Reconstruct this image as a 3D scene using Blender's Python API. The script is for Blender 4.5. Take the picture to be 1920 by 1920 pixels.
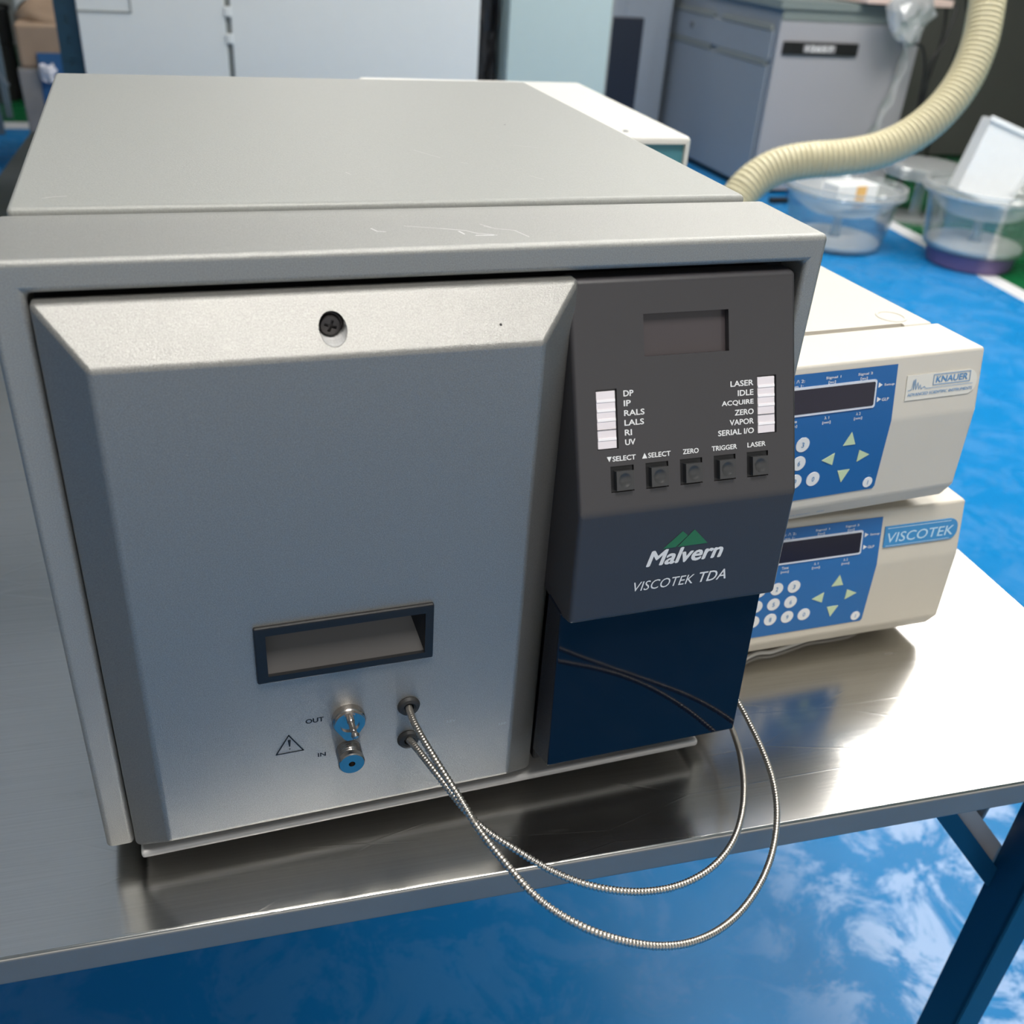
import bpy, bmesh, math, random
from mathutils import Vector, Matrix, noise
random.seed(7)
for o in list(bpy.data.objects): bpy.data.objects.remove(o)
S = bpy.context.scene
COL = S.collection
R = math.radians
FL = 0.80                       # everything below is written with z = 0 at the underside of the analyser; the floor is FL lower

# ------------------------------------------------------------------ camera
cam_d = bpy.data.cameras.new('camera'); cam = bpy.data.objects.new('camera', cam_d); COL.objects.link(cam)
row = [(0.94777, -0.312339, 0.064618), (-0.111418, -0.514044, -0.850497), (0.29886, 0.798876, -0.521995)]
m = Matrix(((row[0][0], -row[1][0], -row[2][0]), (row[0][1], -row[1][1], -row[2][1]), (row[0][2], -row[1][2], -row[2][2])))
cam.matrix_world = Matrix.Translation((0.079676, -0.464992, 0.52024 + FL)) @ m.to_4x4()
cam_d.sensor_width = 36.0; cam_d.sensor_fit = 'HORIZONTAL'
cam_d.lens = 36.0 * 1846.963 / 1920
cam_d.clip_start = 0.02; cam_d.clip_end = 60
cam_d.dof.use_dof = True; cam_d.dof.focus_distance = 0.60; cam_d.dof.aperture_fstop = 9.5
S.camera = cam

# ------------------------------------------------------------------ world, exposure
w = bpy.data.worlds.new('world'); S.world = w; w.use_nodes = True
w.node_tree.nodes['Background'].inputs[0].default_value = (1.0, 0.985, 0.95, 1)
w.node_tree.nodes['Background'].inputs[1].default_value = 0.55
S.view_settings.view_transform = 'Standard'; S.view_settings.look = 'None'
S.view_settings.gamma = 1.0; S.view_settings.exposure = 0.30; S.view_settings.use_curve_mapping = False
LAMP = 9.0                      # radiance of the ceiling light diffusers

# ------------------------------------------------------------------ materials
def new_mat(name):
    mt = bpy.data.materials.new(name); mt.use_nodes = True
    return mt, mt.node_tree, mt.node_tree.nodes['Principled BSDF']
def rgb(r, g, b):
    f = lambda c: ((c/255+0.055)/1.055)**2.4 if c > 10 else c/255/12.92
    return (f(r), f(g), f(b), 1)
def simple(name, col, rough=0.5, metal=0.0, spec=0.5, coat=0.0, vary=0.04, scale=30, bump=0.0, bscale=400):
    mt, nt, b = new_mat(name)
    b.inputs['Roughness'].default_value = rough; b.inputs['Metallic'].default_value = metal
    b.inputs['Specular IOR Level'].default_value = spec; b.inputs['Coat Weight'].default_value = coat
    tc = nt.nodes.new('ShaderNodeTexCoord'); n = nt.nodes.new('ShaderNodeTexNoise')
    n.inputs['Scale'].default_value = scale; n.inputs['Detail'].default_value = 4
    nt.links.new(tc.outputs['Object'], n.inputs['Vector'])
    mx = nt.nodes.new('ShaderNodeMix'); mx.data_type = 'RGBA'
    mx.inputs[6].default_value = tuple(c*(1-vary) for c in col[:3])+(1,)
    mx.inputs[7].default_value = tuple(min(1, c*(1+vary)) for c in col[:3])+(1,)
    nt.links.new(n.outputs['Fac'], mx.inputs[0]); nt.links.new(mx.outputs[2], b.inputs['Base Color'])
    if bump:
        n2 = nt.nodes.new('ShaderNodeTexNoise'); n2.inputs['Scale'].default_value = bscale; n2.inputs['Detail'].default_value = 2
        nt.links.new(tc.outputs['Object'], n2.inputs['Vector'])
        bp = nt.nodes.new('ShaderNodeBump'); bp.inputs['Strength'].default_value = bump; bp.inputs['Distance'].default_value = 0.0005
        nt.links.new(n2.outputs['Fac'], bp.inputs['Height']); nt.links.new(bp.outputs['Normal'], b.inputs['Normal'])
    return mt
def hammer(name, col, metal, rough, bump, speck=0.10, scale=900):
    """silver powder paint: fine metallic flake"""
    mt, nt, b = new_mat(name)
    b.inputs['Metallic'].default_value = metal; b.inputs['Roughness'].default_value = rough
    tc = nt.nodes.new('ShaderNodeTexCoord')
    n = nt.nodes.new('ShaderNodeTexNoise'); n.inputs['Scale'].default_value = scale; n.inputs['Detail'].default_value = 3; n.inputs['Roughness'].default_value = 0.7
    nt.links.new(tc.outputs['Object'], n.inputs['Vector'])
    cr = nt.nodes.new('ShaderNodeValToRGB')
    cr.color_ramp.elements[0].position = 0.35; cr.color_ramp.elements[0].color = tuple(c*(1-speck) for c in col[:3])+(1,)
    cr.color_ramp.elements[1].position = 0.68; cr.color_ramp.elements[1].color = tuple(min(1, c*(1+speck*1.6)) for c in col[:3])+(1,)
    nt.links.new(n.outputs['Fac'], cr.inputs[0])
    # rare dark specks of dirt
    v = nt.nodes.new('ShaderNodeTexVoronoi'); v.inputs['Scale'].default_value = 13.7
    nt.links.new(tc.outputs['Object'], v.inputs['Vector'])
    lt = nt.nodes.new('ShaderNodeMath'); lt.operation = 'LESS_THAN'; lt.inputs[1].default_value = 0.013
    nt.links.new(v.outputs['Distance'], lt.inputs[0])
    mx = nt.nodes.new('ShaderNodeMix'); mx.data_type = 'RGBA'; mx.inputs[7].default_value = (0.02, 0.02, 0.02, 1)
    nt.links.new(lt.outputs[0], mx.inputs[0]); nt.links.new(cr.outputs[0], mx.inputs[6]); nt.links.new(mx.outputs[2], b.inputs['Base Color'])
    bp = nt.nodes.new('ShaderNodeBump'); bp.inputs['Strength'].default_value = bump; bp.inputs['Distance'].default_value = 0.0006
    nt.links.new(n.outputs['Fac'], bp.inputs['Height']); nt.links.new(bp.outputs['Normal'], b.inputs['Normal'])
    return mt
def steel(name):
    mt, nt, b = new_mat(name)
    b.inputs['Metallic'].default_value = 1.0
    tc = nt.nodes.new('ShaderNodeTexCoord')
    def mapped(sc, rz=0):
        mp = nt.nodes.new('ShaderNodeMapping'); mp.inputs['Scale'].default_value = sc; mp.inputs['Rotation'].default_value = (0, 0, rz)
        nt.links.new(tc.outputs['Object'], mp.inputs['Vector']); return mp
    n = nt.nodes.new('ShaderNodeTexNoise'); n.inputs['Scale'].default_value = 1; n.inputs['Detail'].default_value = 5
    nt.links.new(mapped((6, 700, 6)).outputs[0], n.inputs['Vector'])          # brushing runs along x
    n2 = nt.nodes.new('ShaderNodeTexNoise'); n2.inputs['Scale'].default_value = 1; n2.inputs['Detail'].default_value = 5; n2.inputs['Roughness'].default_value = .6
    nt.links.new(mapped((9, 60, 9), R(35)).outputs[0], n2.inputs['Vector'])   # long rub marks
    n3 = nt.nodes.new('ShaderNodeTexNoise'); n3.inputs['Scale'].default_value = 5; n3.inputs['Detail'].default_value = 6
    nt.links.new(tc.outputs['Object'], n3.inputs['Vector'])
    cr = nt.nodes.new('ShaderNodeMapRange'); cr.inputs[1].default_value = .3; cr.inputs[2].default_value = .7
    cr.inputs[3].default_value = .15; cr.inputs[4].default_value = .24
    nt.links.new(n3.outputs['Fac'], cr.inputs[0])
    s2 = nt.nodes.new('ShaderNodeMapRange'); s2.inputs[1].default_value = .62; s2.inputs[2].default_value = .75; s2.inputs[3].default_value = 0; s2.inputs[4].default_value = .10
    nt.links.new(n2.outputs['Fac'], s2.inputs[0])
    ad = nt.nodes.new('ShaderNodeMath'); ad.operation = 'ADD'
    nt.links.new(cr.outputs[0], ad.inputs[0]); nt.links.new(s2.outputs[0], ad.inputs[1]); nt.links.new(ad.outputs[0], b.inputs['Roughness'])
    c = nt.nodes.new('ShaderNodeMix'); c.data_type = 'RGBA'; c.inputs[6].default_value = (.46, .45, .43, 1); c.inputs[7].default_value = (.60, .59, .57, 1)
    nt.links.new(n.outputs['Fac'], c.inputs[0]); nt.links.new(c.outputs[2], b.inputs['Base Color'])
    bp = nt.nodes.new('ShaderNodeBump'); bp.inputs['Strength'].default_value = .10; bp.inputs['Distance'].default_value = 0.0002
    nt.links.new(n.outputs['Fac'], bp.inputs['Height'])
    # fine scratches
    sc = nt.nodes.new('ShaderNodeTexVoronoi'); sc.feature = 'DISTANCE_TO_EDGE'; sc.inputs['Scale'].default_value = 1
    nt.links.new(mapped((5, 26, 5), R(-25)).outputs[0], sc.inputs['Vector'])
    l = nt.nodes.new('ShaderNodeMapRange'); l.inputs[1].default_value = 0; l.inputs[2].default_value = .012; l.inputs[3].default_value = 1; l.inputs[4].default_value = 0
    nt.links.new(sc.outputs['Distance'], l.inputs[0])
    bp2 = nt.nodes.new('ShaderNodeBump'); bp2.inputs['Strength'].default_value = .12; bp2.inputs['Distance'].default_value = 0.0003
    nt.links.new(l.outputs[0], bp2.inputs['Height']); nt.links.new(bp.outputs['Normal'], bp2.inputs['Normal'])
    nt.links.new(bp2.outputs['Normal'], b.inputs['Normal'])
    return mt
Zf_ = -FL
def floor_paint(name, col, wear_glare):
    mt, nt, b = new_mat(name)
    tc = nt.nodes.new('ShaderNodeTexCoord')
    n = nt.nodes.new('ShaderNodeTexNoise'); n.inputs['Scale'].default_value = 2.6; n.inputs['Detail'].default_value = 8; n.inputs['Roughness'].default_value = .62; n.inputs['Distortion'].default_value = .5
    nt.links.new(tc.outputs['Object'], n.inputs['Vector'])
    r = nt.nodes.new('ShaderNodeMapRange'); r.inputs[1].default_value = .47; r.inputs[2].default_value = .60; r.inputs[3].default_value = .26; r.inputs[4].default_value = .42
    nt.links.new(n.outputs['Fac'], r.inputs[0]); nt.links.new(r.outputs[0], b.inputs['Roughness'])
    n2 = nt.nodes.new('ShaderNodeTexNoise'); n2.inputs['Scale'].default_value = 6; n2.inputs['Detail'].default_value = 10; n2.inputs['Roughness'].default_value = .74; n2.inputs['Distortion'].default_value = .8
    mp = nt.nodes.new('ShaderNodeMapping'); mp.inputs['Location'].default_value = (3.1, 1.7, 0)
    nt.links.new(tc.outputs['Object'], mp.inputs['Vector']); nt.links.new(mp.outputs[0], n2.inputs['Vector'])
    r2 = nt.nodes.new('ShaderNodeMapRange'); r2.inputs[1].default_value = .47; r2.inputs[2].default_value = .56; r2.inputs[3].default_value = 0; r2.inputs[4].default_value = wear_glare
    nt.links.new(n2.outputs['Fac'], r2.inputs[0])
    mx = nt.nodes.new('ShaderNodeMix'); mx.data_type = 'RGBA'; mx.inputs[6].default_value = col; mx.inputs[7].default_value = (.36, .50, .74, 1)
    # scuffs, and the ceiling lights' reflection painted as pale patches right of the table
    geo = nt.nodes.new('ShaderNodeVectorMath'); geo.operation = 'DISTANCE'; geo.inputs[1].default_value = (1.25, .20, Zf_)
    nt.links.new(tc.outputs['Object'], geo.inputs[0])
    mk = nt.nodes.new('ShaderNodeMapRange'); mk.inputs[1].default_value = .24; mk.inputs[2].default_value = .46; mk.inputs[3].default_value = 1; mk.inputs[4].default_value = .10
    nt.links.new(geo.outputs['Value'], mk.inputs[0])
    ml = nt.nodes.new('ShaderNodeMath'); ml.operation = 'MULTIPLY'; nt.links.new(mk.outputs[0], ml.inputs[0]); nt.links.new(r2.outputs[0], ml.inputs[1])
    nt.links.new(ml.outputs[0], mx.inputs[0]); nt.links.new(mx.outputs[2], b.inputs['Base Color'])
    b.inputs['Specular IOR Level'].default_value = .08
    return mt
def clear(name, tint=(1, 1, 1, 1), gloss=0.12, milk=0.0):
    """clear moulded plastic or glass walls"""
    mt, nt, b = new_mat(name); nt.nodes.remove(b)
    out = nt.nodes['Material Output']
    tr = nt.nodes.new('ShaderNodeBsdfTransparent'); tr.inputs[0].default_value = tint
    gl = nt.nodes.new('ShaderNodeBsdfGlossy'); gl.inputs['Roughness'].default_value = .08
    df = nt.nodes.new('ShaderNodeBsdfDiffuse'); df.inputs[0].default_value = (.8, .82, .83, 1)
    lw = nt.nodes.new('ShaderNodeLayerWeight'); lw.inputs[0].default_value = .35
    mr = nt.nodes.new('ShaderNodeMapRange'); mr.inputs[3].default_value = gloss*.4; mr.inputs[4].default_value = min(1, gloss*4)
    nt.links.new(lw.outputs['Facing'], mr.inputs[0])
    m1 = nt.nodes.new('ShaderNodeMixShader'); nt.links.new(mr.outputs[0], m1.inputs[0])
    nt.links.new(tr.outputs[0], m1.inputs[1]); nt.links.new(gl.outputs[0], m1.inputs[2])
    m2 = nt.nodes.new('ShaderNodeMixShader'); m2.inputs[0].default_value = milk
    nt.links.new(m1.outputs[0], m2.inputs[1]); nt.links.new(df.outputs[0], m2.inputs[2]); nt.links.new(m2.outputs[0], out.inputs[0])
    return mt
def emit(name, col, st):
    mt, nt, b = new_mat(name)
    b.inputs['Base Color'].default_value = (.9, .9, .9, 1)
    b.inputs['Emission Color'].default_value = col; b.inputs['Emission Strength'].default_value = st
    return mt

M = dict(
    cover=hammer('silver powder paint on cover', (.33, .335, .318, 1), .15, .50, .25, .05),
    bezel=hammer('silver powder paint on bezel', (.34, .34, .325, 1), .42, .38, .40, .14, 1700),
    door=hammer('silver powder paint on door', (.315, .31, .295, 1), .64, .34, .40, .16, 1700),
    lip=simple('pale lacquered lip', (.55, .54, .53, 1), .35, .2),
    black=simple('satin black plastic', (.009, .009, .010, 1), .42, bump=.15, bscale=900),
    charcoal=simple('charcoal moulded plastic', (.036, .033, .036, 1), .38, spec=.8, vary=.05, bump=.12, bscale=1500),
    screen=simple('unlit display window', (.060, .050, .053, 1), .25),
    cap=simple('black button cap', (.045, .045, .046, 1), .30),
    handleface=simple('dark grey handle pocket', (.072, .067, .065, 1), .45),
    smoked=simple('smoked glossy plastic', (.004, .007, .016, 1), .045, spec=.30, vary=0),
    led=simple('indicator light bars', (.80, .74, .77, 1), .35),
    ledb=simple('bright indicator divider', (.93, .90, .92, 1), .3),
    ink=simple('white print', (.80, .80, .80, 1), .5),
    blackink=simple('black print', (.012, .012, .014, 1), .5),
    green=simple('green print', (.025, .16, .07, 1), .5),
    chrome=simple('polished steel', (.52, .48, .45, 1), .24, 1),
    flex=simple('stainless spiral tube', (.56, .52, .47, 1), .36, 1),
    raw=simple('scraped cast metal in slot', (.80, .77, .74, 1), .5, .2, vary=.5, scale=350),
    rubber=simple('black rubber', (.018, .018, .018, 1), .6),
    cream=simple('cream instrument paint', (.64, .60, .53, 1), .42, vary=.02, bump=.06, bscale=1200),
    cream2=simple('yellowed cream instrument paint', (.64, .59, .50, 1), .42, vary=.02, bump=.06, bscale=1200),
    membrane=simple('blue membrane panel', (.012, .12, .36, 1), .38, vary=.03),
    membrane2=simple('paler blue membrane panel', (.022, .15, .42, 1), .40, vary=.03),
    lcd=simple('dark display glass', (.012, .010, .026, 1), .12),
    lcdframe=simple('pale display frame', (.66, .70, .78, 1), .4),
    key=simple('white membrane key', (.84, .84, .84, 1), .4),
    arrow=simple('pale green arrow key', (.60, .72, .46, 1), .4),
    badge=simple('raised cream badge', (.74, .715, .65, 1), .35),
    blueink=simple('blue badge print', (.10, .27, .52, 1), .4),
    bluebadge=simple('glossy blue badge', (.05, .27, .58, 1), .2, coat=.5),
    paleblue=simple('pale blue badge letters', (.50, .72, .88, 1), .3),
    steel=steel('brushed stainless steel'),
    apron=simple('dull steel edge', (.27, .265, .255, 1), .45, .55, vary=.15, scale=12),
    petrol=simple('petrol blue frame paint', (.004, .050, .115, 1), .30),
    galv=simple('galvanised bracket', (.52, .48, .45, 1), .5, .3, vary=.12),
    grey_m=simple('dull grey fitting', (.18, .19, .20, 1), .45, .4),
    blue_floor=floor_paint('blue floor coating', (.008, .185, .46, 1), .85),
    green_floor=floor_paint('green floor coating', (.006, .11, .035, 1), .08),
    white_line=simple('white floor line', (.72, .72, .74, 1), .4),
    wall=simple('grey wall', (.30, .31, .31, 1), .7),
    ceil=simple('ceiling board', (.62, .57, .48, 1), .8),
    glow_sheet=emit('added glowing ceiling sheet', (1, .96, .88, 1), .17),
    fridge=simple('white cabinet enamel', (.66, .69, .69, 1), .35, vary=.02),
    pale=simple('pale green cabinet enamel', (.42, .52, .52, 1), .35, vary=.02),
    seam=simple('grey seam', (.24, .26, .25, 1), .5),
    teal=simple('teal shelf upright', (.010, .075, .125, 1), .4),
    kraft=simple('brown carton', (.36, .25, .17, 1), .6, vary=.2, scale=6),
    wrap=simple('cloudy stretch film', (.26, .24, .23, 1), .25, vary=.5, scale=5),
    bluebox=simple('blue printed panel', (.02, .10, .25, 1), .5),
    drum=simple('black drum', (.015, .015, .015, 1), .4),
    blackbag=simple('black plastic sheet', (.02, .02, .022, 1), .25, vary=.5, scale=9),
    navy=simple('navy board', (.004, .008, .02, 1), .5),
    bench=simple('bluish grey cabinet laminate', (.25, .28, .32, 1), .45, vary=.03),
    bench_end=simple('lilac grey end panel', (.36, .36, .385, 1), .4, vary=.04, scale=3),
    worktop=simple('grey green worktop', (.20, .235, .23, 1), .4),
    pink=simple('pale pink worktop edge', (.72, .56, .50, 1), .5),
    dark=simple('dark grey partition', (.085, .085, .078, 1), .55, vary=.15, scale=3),
    teal_front=simple('teal instrument front', (.075, .25, .30, 1), .4),
    white_case=simple('white instrument case', (.74, .72, .67, 1), .4, vary=.02),
    hose=simple('beige ribbed hose', (.62, .56, .36, 1), .42, vary=.05, scale=8),
    tub=clear('clear tub wall', (.93, .95, .95, 1), .14, .04),
    rim=clear('clear tub rim', (.80, .84, .84, 1), .30, .25),
    bowl=clear('milky inner bowl', (.85, .87, .87, 1), .15, .38),
    disc=simple('dusty white disc', (.78, .74, .72, 1), .5, vary=.12, scale=40),
    purple=simple('purple base ring', (.16, .11, .24, 1), .5, vary=.1),
    card=simple('white card box', (.78, .79, .79, 1), .5),
    orange=simple('orange sticker', (.75, .45, .15, 1), .5),
    yellow=simple('yellow tab', (.75, .60, .12, 1), .5),
    film=clear('crinkled plastic film', (.80, .82, .84, 1), .30, .35),
    cable=simple('black cable', (.01, .01, .01, 1), .5),
    wcable=simple('white cable', (.66, .64, .60, 1), .45),
    bluebit=simple('blue plastic', (.01, .12, .45, 1), .4),
    lamp=emit('lit diffuser', (1, .96, .90, 1), LAMP),
    lamp2=emit('brighter lit diffuser', (1, .96, .90, 1), LAMP*3.2),
    lampframe=simple('white lamp frame', (.7, .7, .7, 1), .5),
)

# ------------------------------------------------------------------ helpers
def link(name, me, parent=None):
    o = bpy.data.objects.new(name, me); COL.objects.link(o)
    if parent: o.parent = parent
    return o
def obj(name, bm, mat, parent=None, label=None, smooth=30, kind=None):
    """one bmesh -> one mesh object; coordinates are those of its parent"""
    bmesh.ops.recalc_face_normals(bm, faces=bm.faces)
    me = bpy.data.meshes.new(name); bm.to_mesh(me); bm.free()
    for mt in (mat if isinstance(mat, (list, tuple)) else [mat]): me.materials.append(mt)
    if smooth:
        for p in me.polygons: p.use_smooth = True
        me.set_sharp_from_angle(angle=R(smooth))
    o = link(name, me, parent)
    if smooth:
        wn = o.modifiers.new('normals', 'WEIGHTED_NORMAL'); wn.keep_sharp = True; wn.weight = 100
    if label: o['label'] = label
    if kind: o['kind'] = kind
    return o
def thing(name, label, cat, loc=(0, 0, 0), rz=0, group=None):
    o = link(name, None); o.location = loc; o.rotation_euler = (0, 0, rz); o.empty_display_size = .05
    o['label'] = label; o['category'] = cat
    if group: o['group'] = group
    return o
def tag(o, label, cat, group=None):
    o['label'] = label; o['category'] = cat
    if group: o['group'] = group
    return o
def BM(): return bmesh.new()
def box(bm, x0, x1, y0, y1, z0, z1, bev=0, seg=3, mi=0):
    r = bmesh.ops.create_cube(bm, size=1)['verts']
    for v in r:
        v.co = Vector(((x0+x1)/2+v.co.x*(x1-x0), (y0+y1)/2+v.co.y*(y1-y0), (z0+z1)/2+v.co.z*(z1-z0)))
    fs = list({f for v in r for f in v.link_faces})
    for f in fs: f.material_index = mi
    if bev:
        es = list({e for v in r for e in v.link_edges})
        bmesh.ops.bevel(bm, geom=es, offset=bev, segments=seg, affect='EDGES', profile=.5)
    return bm
def prism(bm, pts, axis, a, b, bev=0, seg=3, mi=0):
    """closed polygon extruded along an axis. pts are the two other coordinates in order (x,z) for y, (y,z) for x, (x,y) for z"""
    def P(p, t):
        return {'x': Vector((t, p[0], p[1])), 'y': Vector((p[0], t, p[1])), 'z': Vector((p[0], p[1], t))}[axis]
    A = [bm.verts.new(P(p, a)) for p in pts]; B = [bm.verts.new(P(p, b)) for p in pts]
    n = len(pts); fs = [bm.faces.new(A), bm.faces.new(B[::-1])]
    for i in range(n): fs.append(bm.faces.new((A[i], B[i], B[(i+1) % n], A[(i+1) % n])))
    for f in fs: f.material_index = mi
    bmesh.ops.recalc_face_normals(bm, faces=fs)
    if bev:
        es = list({e for f in fs for e in f.edges})
        bmesh.ops.bevel(bm, geom=es, offset=bev, segments=seg, affect='EDGES', profile=.5)
    return bm
def lathe(bm, prof, origin=(0, 0, 0), axis=(0, 0, 1), n=40, mi=0, cap=True):
    """prof: list of (radius, height along axis)"""
    ax = Vector(axis).normalized(); t = Vector((1, 0, 0)) if abs(ax.x) < .8 else Vector((0, 1, 0))
    u = ax.cross(t).normalized(); v = ax.cross(u); o = Vector(origin)
    rings = []
    for r, h in prof:
        if r < 1e-6: rings.append([bm.verts.new(o+ax*h)])
        else: rings.append([bm.verts.new(o+ax*h+(u*math.cos(2*math.pi*k/n)+v*math.sin(2*math.pi*k/n))*r) for k in range(n)])
    fs = []
    for a, b in zip(rings[:-1], rings[1:]):
        for k in range(n):
            q = (k+1) % n
            if len(a) == 1 and len(b) == 1: continue
            if len(a) == 1: fs.append(bm.faces.new((a[0], b[k], b[q])))
            elif len(b) == 1: fs.append(bm.faces.new((a[k], b[0], a[q])))
            else: fs.append(bm.faces.new((a[k], b[k], b[q], a[q])))
    if cap:
        if len(rings[0]) > 1: fs.append(bm.faces.new(rings[0]))
        if len(rings[-1]) > 1: fs.append(bm.faces.new(rings[-1][::-1]))
    for f in fs: f.material_index = mi
    return bm
def spline(pts, step):
    """Catmull-Rom through pts, resampled evenly"""
    P = [Vector(p) for p in pts]; P = [P[0]*2-P[1]]+P+[P[-1]*2-P[-2]]; out = []
    for i in range(1, len(P)-2):
        for k in range(24):
            t = k/24
            out.append(.5*((2*P[i])+(P[i+1]-P[i-1])*t+(2*P[i-1]-5*P[i]+4*P[i+1]-P[i+2])*t*t+(-P[i-1]+3*P[i]-3*P[i+1]+P[i+2])*t**3))
    out.append(P[-2]); res = [out[0]]; acc = 0
    for a, b in zip(out[:-1], out[1:]):
        d = (b-a).length; s = step-acc
        while s <= d and d > 0:
            res.append(a.lerp(b, s/d)); s += step
        acc = d-(s-step)
    return res
def tube(bm, path, rad, n=10, close=True):
    """rad: number or function(index)"""
    rf = rad if callable(rad) else (lambda i: rad)
    up = None; rings = []
    for i, p in enumerate(path):
        t = (path[min(i+1, len(path)-1)]-path[max(i-1, 0)]).normalized()
        if up is None: up = t.orthogonal().normalized()
        up = (up-t*up.dot(t)).normalized(); s = t.cross(up)
        rings.append([bm.verts.new(p+(up*math.cos(2*math.pi*k/n)+s*math.sin(2*math.pi*k/n))*rf(i)) for k in range(n)])
    for a, b in zip(rings[:-1], rings[1:]):
        for k in range(n):
            bm.faces.new((a[k], b[k], b[(k+1) % n], a[(k+1) % n]))
    if close: bm.faces.new(rings[0][::-1]); bm.faces.new(rings[-1])
    return bm
def smooth_path(pts, it=2):
    P = [Vector(p) for p in pts]
    for _ in range(it): P = [P[0]]+[(P[i-1]+P[i]*2+P[i+1])/4 for i in range(1, len(P)-1)]+[P[-1]]
    return P
def cut(bm, cutters):
    """boolean difference, returns a new bmesh"""
    me = bpy.data.meshes.new('tmp'); bmesh.ops.recalc_face_normals(bm, faces=bm.faces); bm.to_mesh(me); bm.free()
    o = link('tmp', me); extra = []
    for c in cutters:
        bmesh.ops.recalc_face_normals(c, faces=c.faces)
        mc = bpy.data.meshes.new('tmpc'); c.to_mesh(mc); c.free(); oc = link('tmpc', mc); extra.append(oc)
        md = o.modifiers.new('b', 'BOOLEAN'); md.operation = 'DIFFERENCE'; md.object = oc; md.solver = 'EXACT'
    dg = bpy.context.evaluated_depsgraph_get(); dg.update()
    res = BM(); ev = o.evaluated_get(dg); mm = ev.to_mesh(); res.from_mesh(mm); ev.to_mesh_clear()
    for q in [o]+extra:
        md = q.data; bpy.data.objects.remove(q); bpy.data.meshes.remove(md)
    return res
class Frame:
    """a flat place on a surface: origin, right and up directions"""
    def __init__(s, o, r, u): s.o = Vector(o); s.r = Vector(r).normalized(); s.u = Vector(u).normalized(); s.n = s.r.cross(s.u).normalized()
    def p(s, a, b, c=0): return s.o+s.r*a+s.u*b+s.n*c
def text(bm, body, F, x, y, w, h, weight=0.0, shear=0.0, lift=.00012, thick=.0001):
    """lettering fitted into the box (x, y) .. (x+w, y+h) of frame F; the height is that of the tallest letter"""
    cu = bpy.data.curves.new('t', 'FONT'); cu.body = body; cu.size = 1; cu.shear = shear; cu.resolution_u = 3
    o = link('t', cu); dg = bpy.context.evaluated_depsgraph_get(); dg.update()
    ev = o.evaluated_get(dg); me = ev.to_mesh(); vs = [v.co.copy() for v in me.vertices]; fs = [tuple(p.vertices) for p in me.polygons]; ev.to_mesh_clear()
    bpy.data.objects.remove(o); bpy.data.curves.remove(cu)
    if not vs: return
    x0 = min(v.x for v in vs); x1 = max(v.x for v in vs); y0 = min(v.y for v in vs); y1 = max(v.y for v in vs)
    e = weight*h*1.5      # heavier letters: the outline is struck several times, slightly apart
    for k, (ex, ey) in enumerate([(0, 0)] if not weight else [(-e, 0), (e, 0), (0, e*.7), (0, -e*.7), (-e*.7, -e*.5), (e*.7, e*.5)]):
        nv = [bm.verts.new(F.p(x+e+ex+(v.x-x0)/(x1-x0)*(w-2*e), y+ey+(v.y-y0)/(y1-y0)*h, lift+k*.000004)) for v in vs]
        for f in fs:
            try: bm.faces.new([nv[i] for i in f])
            except ValueError: pass
def poly(bm, F, pts, lift=.0002, thick=0.0, mi=0):
    a = [bm.verts.new(F.p(p[0], p[1], lift)) for p in pts]
    f = [bm.faces.new(a)]
    if thick:
        b = [bm.verts.new(F.p(p[0], p[1], lift-thick)) for p in pts]; f.append(bm.faces.new(b[::-1]))
        for i in range(len(a)): f.append(bm.faces.new((a[i], b[i], b[(i+1) % len(a)], a[(i+1) % len(a)])))
    for q in f: q.material_index = mi
def stroke(bm, F, pts, w, lift=.0002, closed=False, mi=0):
    n = len(pts)
    for i in range(n if closed else n-1):
        a = Vector(pts[i]); b = Vector(pts[(i+1) % n]); d = (b-a).normalized(); s = Vector((-d.y, d.x))*w/2; e = d*w/2*.9
        poly(bm, F, [(a-e+s).to_tuple(), (a-e-s).to_tuple(), (b+e-s).to_tuple(), (b+e+s).to_tuple()], lift, mi=mi)
def rrect(x0, x1, y0, y1, r, n=5, corners='abcd'):
    """rounded rectangle, corners a = lower left, b = lower right, c = upper right, d = upper left"""
    out = []
    for nm, cx, cy, a0 in (('a', x0+r, y0+r, 180), ('b', x1-r, y0+r, 270), ('c', x1-r, y1-r, 0), ('d', x0+r, y1-r, 90)):
        if nm in corners:
            for k in range(n+1):
                a = R(a0+90*k/n); out.append((cx+r*math.cos(a), cy+r*math.sin(a)))
        else:
            out.append({'a': (x0, y0), 'b': (x1, y0), 'c': (x1, y1), 'd': (x0, y1)}[nm])
    return out

# ------------------------------------------------------------------ the setting
Zf = -FL
bm = BM()
def quad(pts, mi):
    f = bm.faces.new([bm.verts.new((x, y, Zf)) for x, y in pts]); f.material_index = mi
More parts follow.
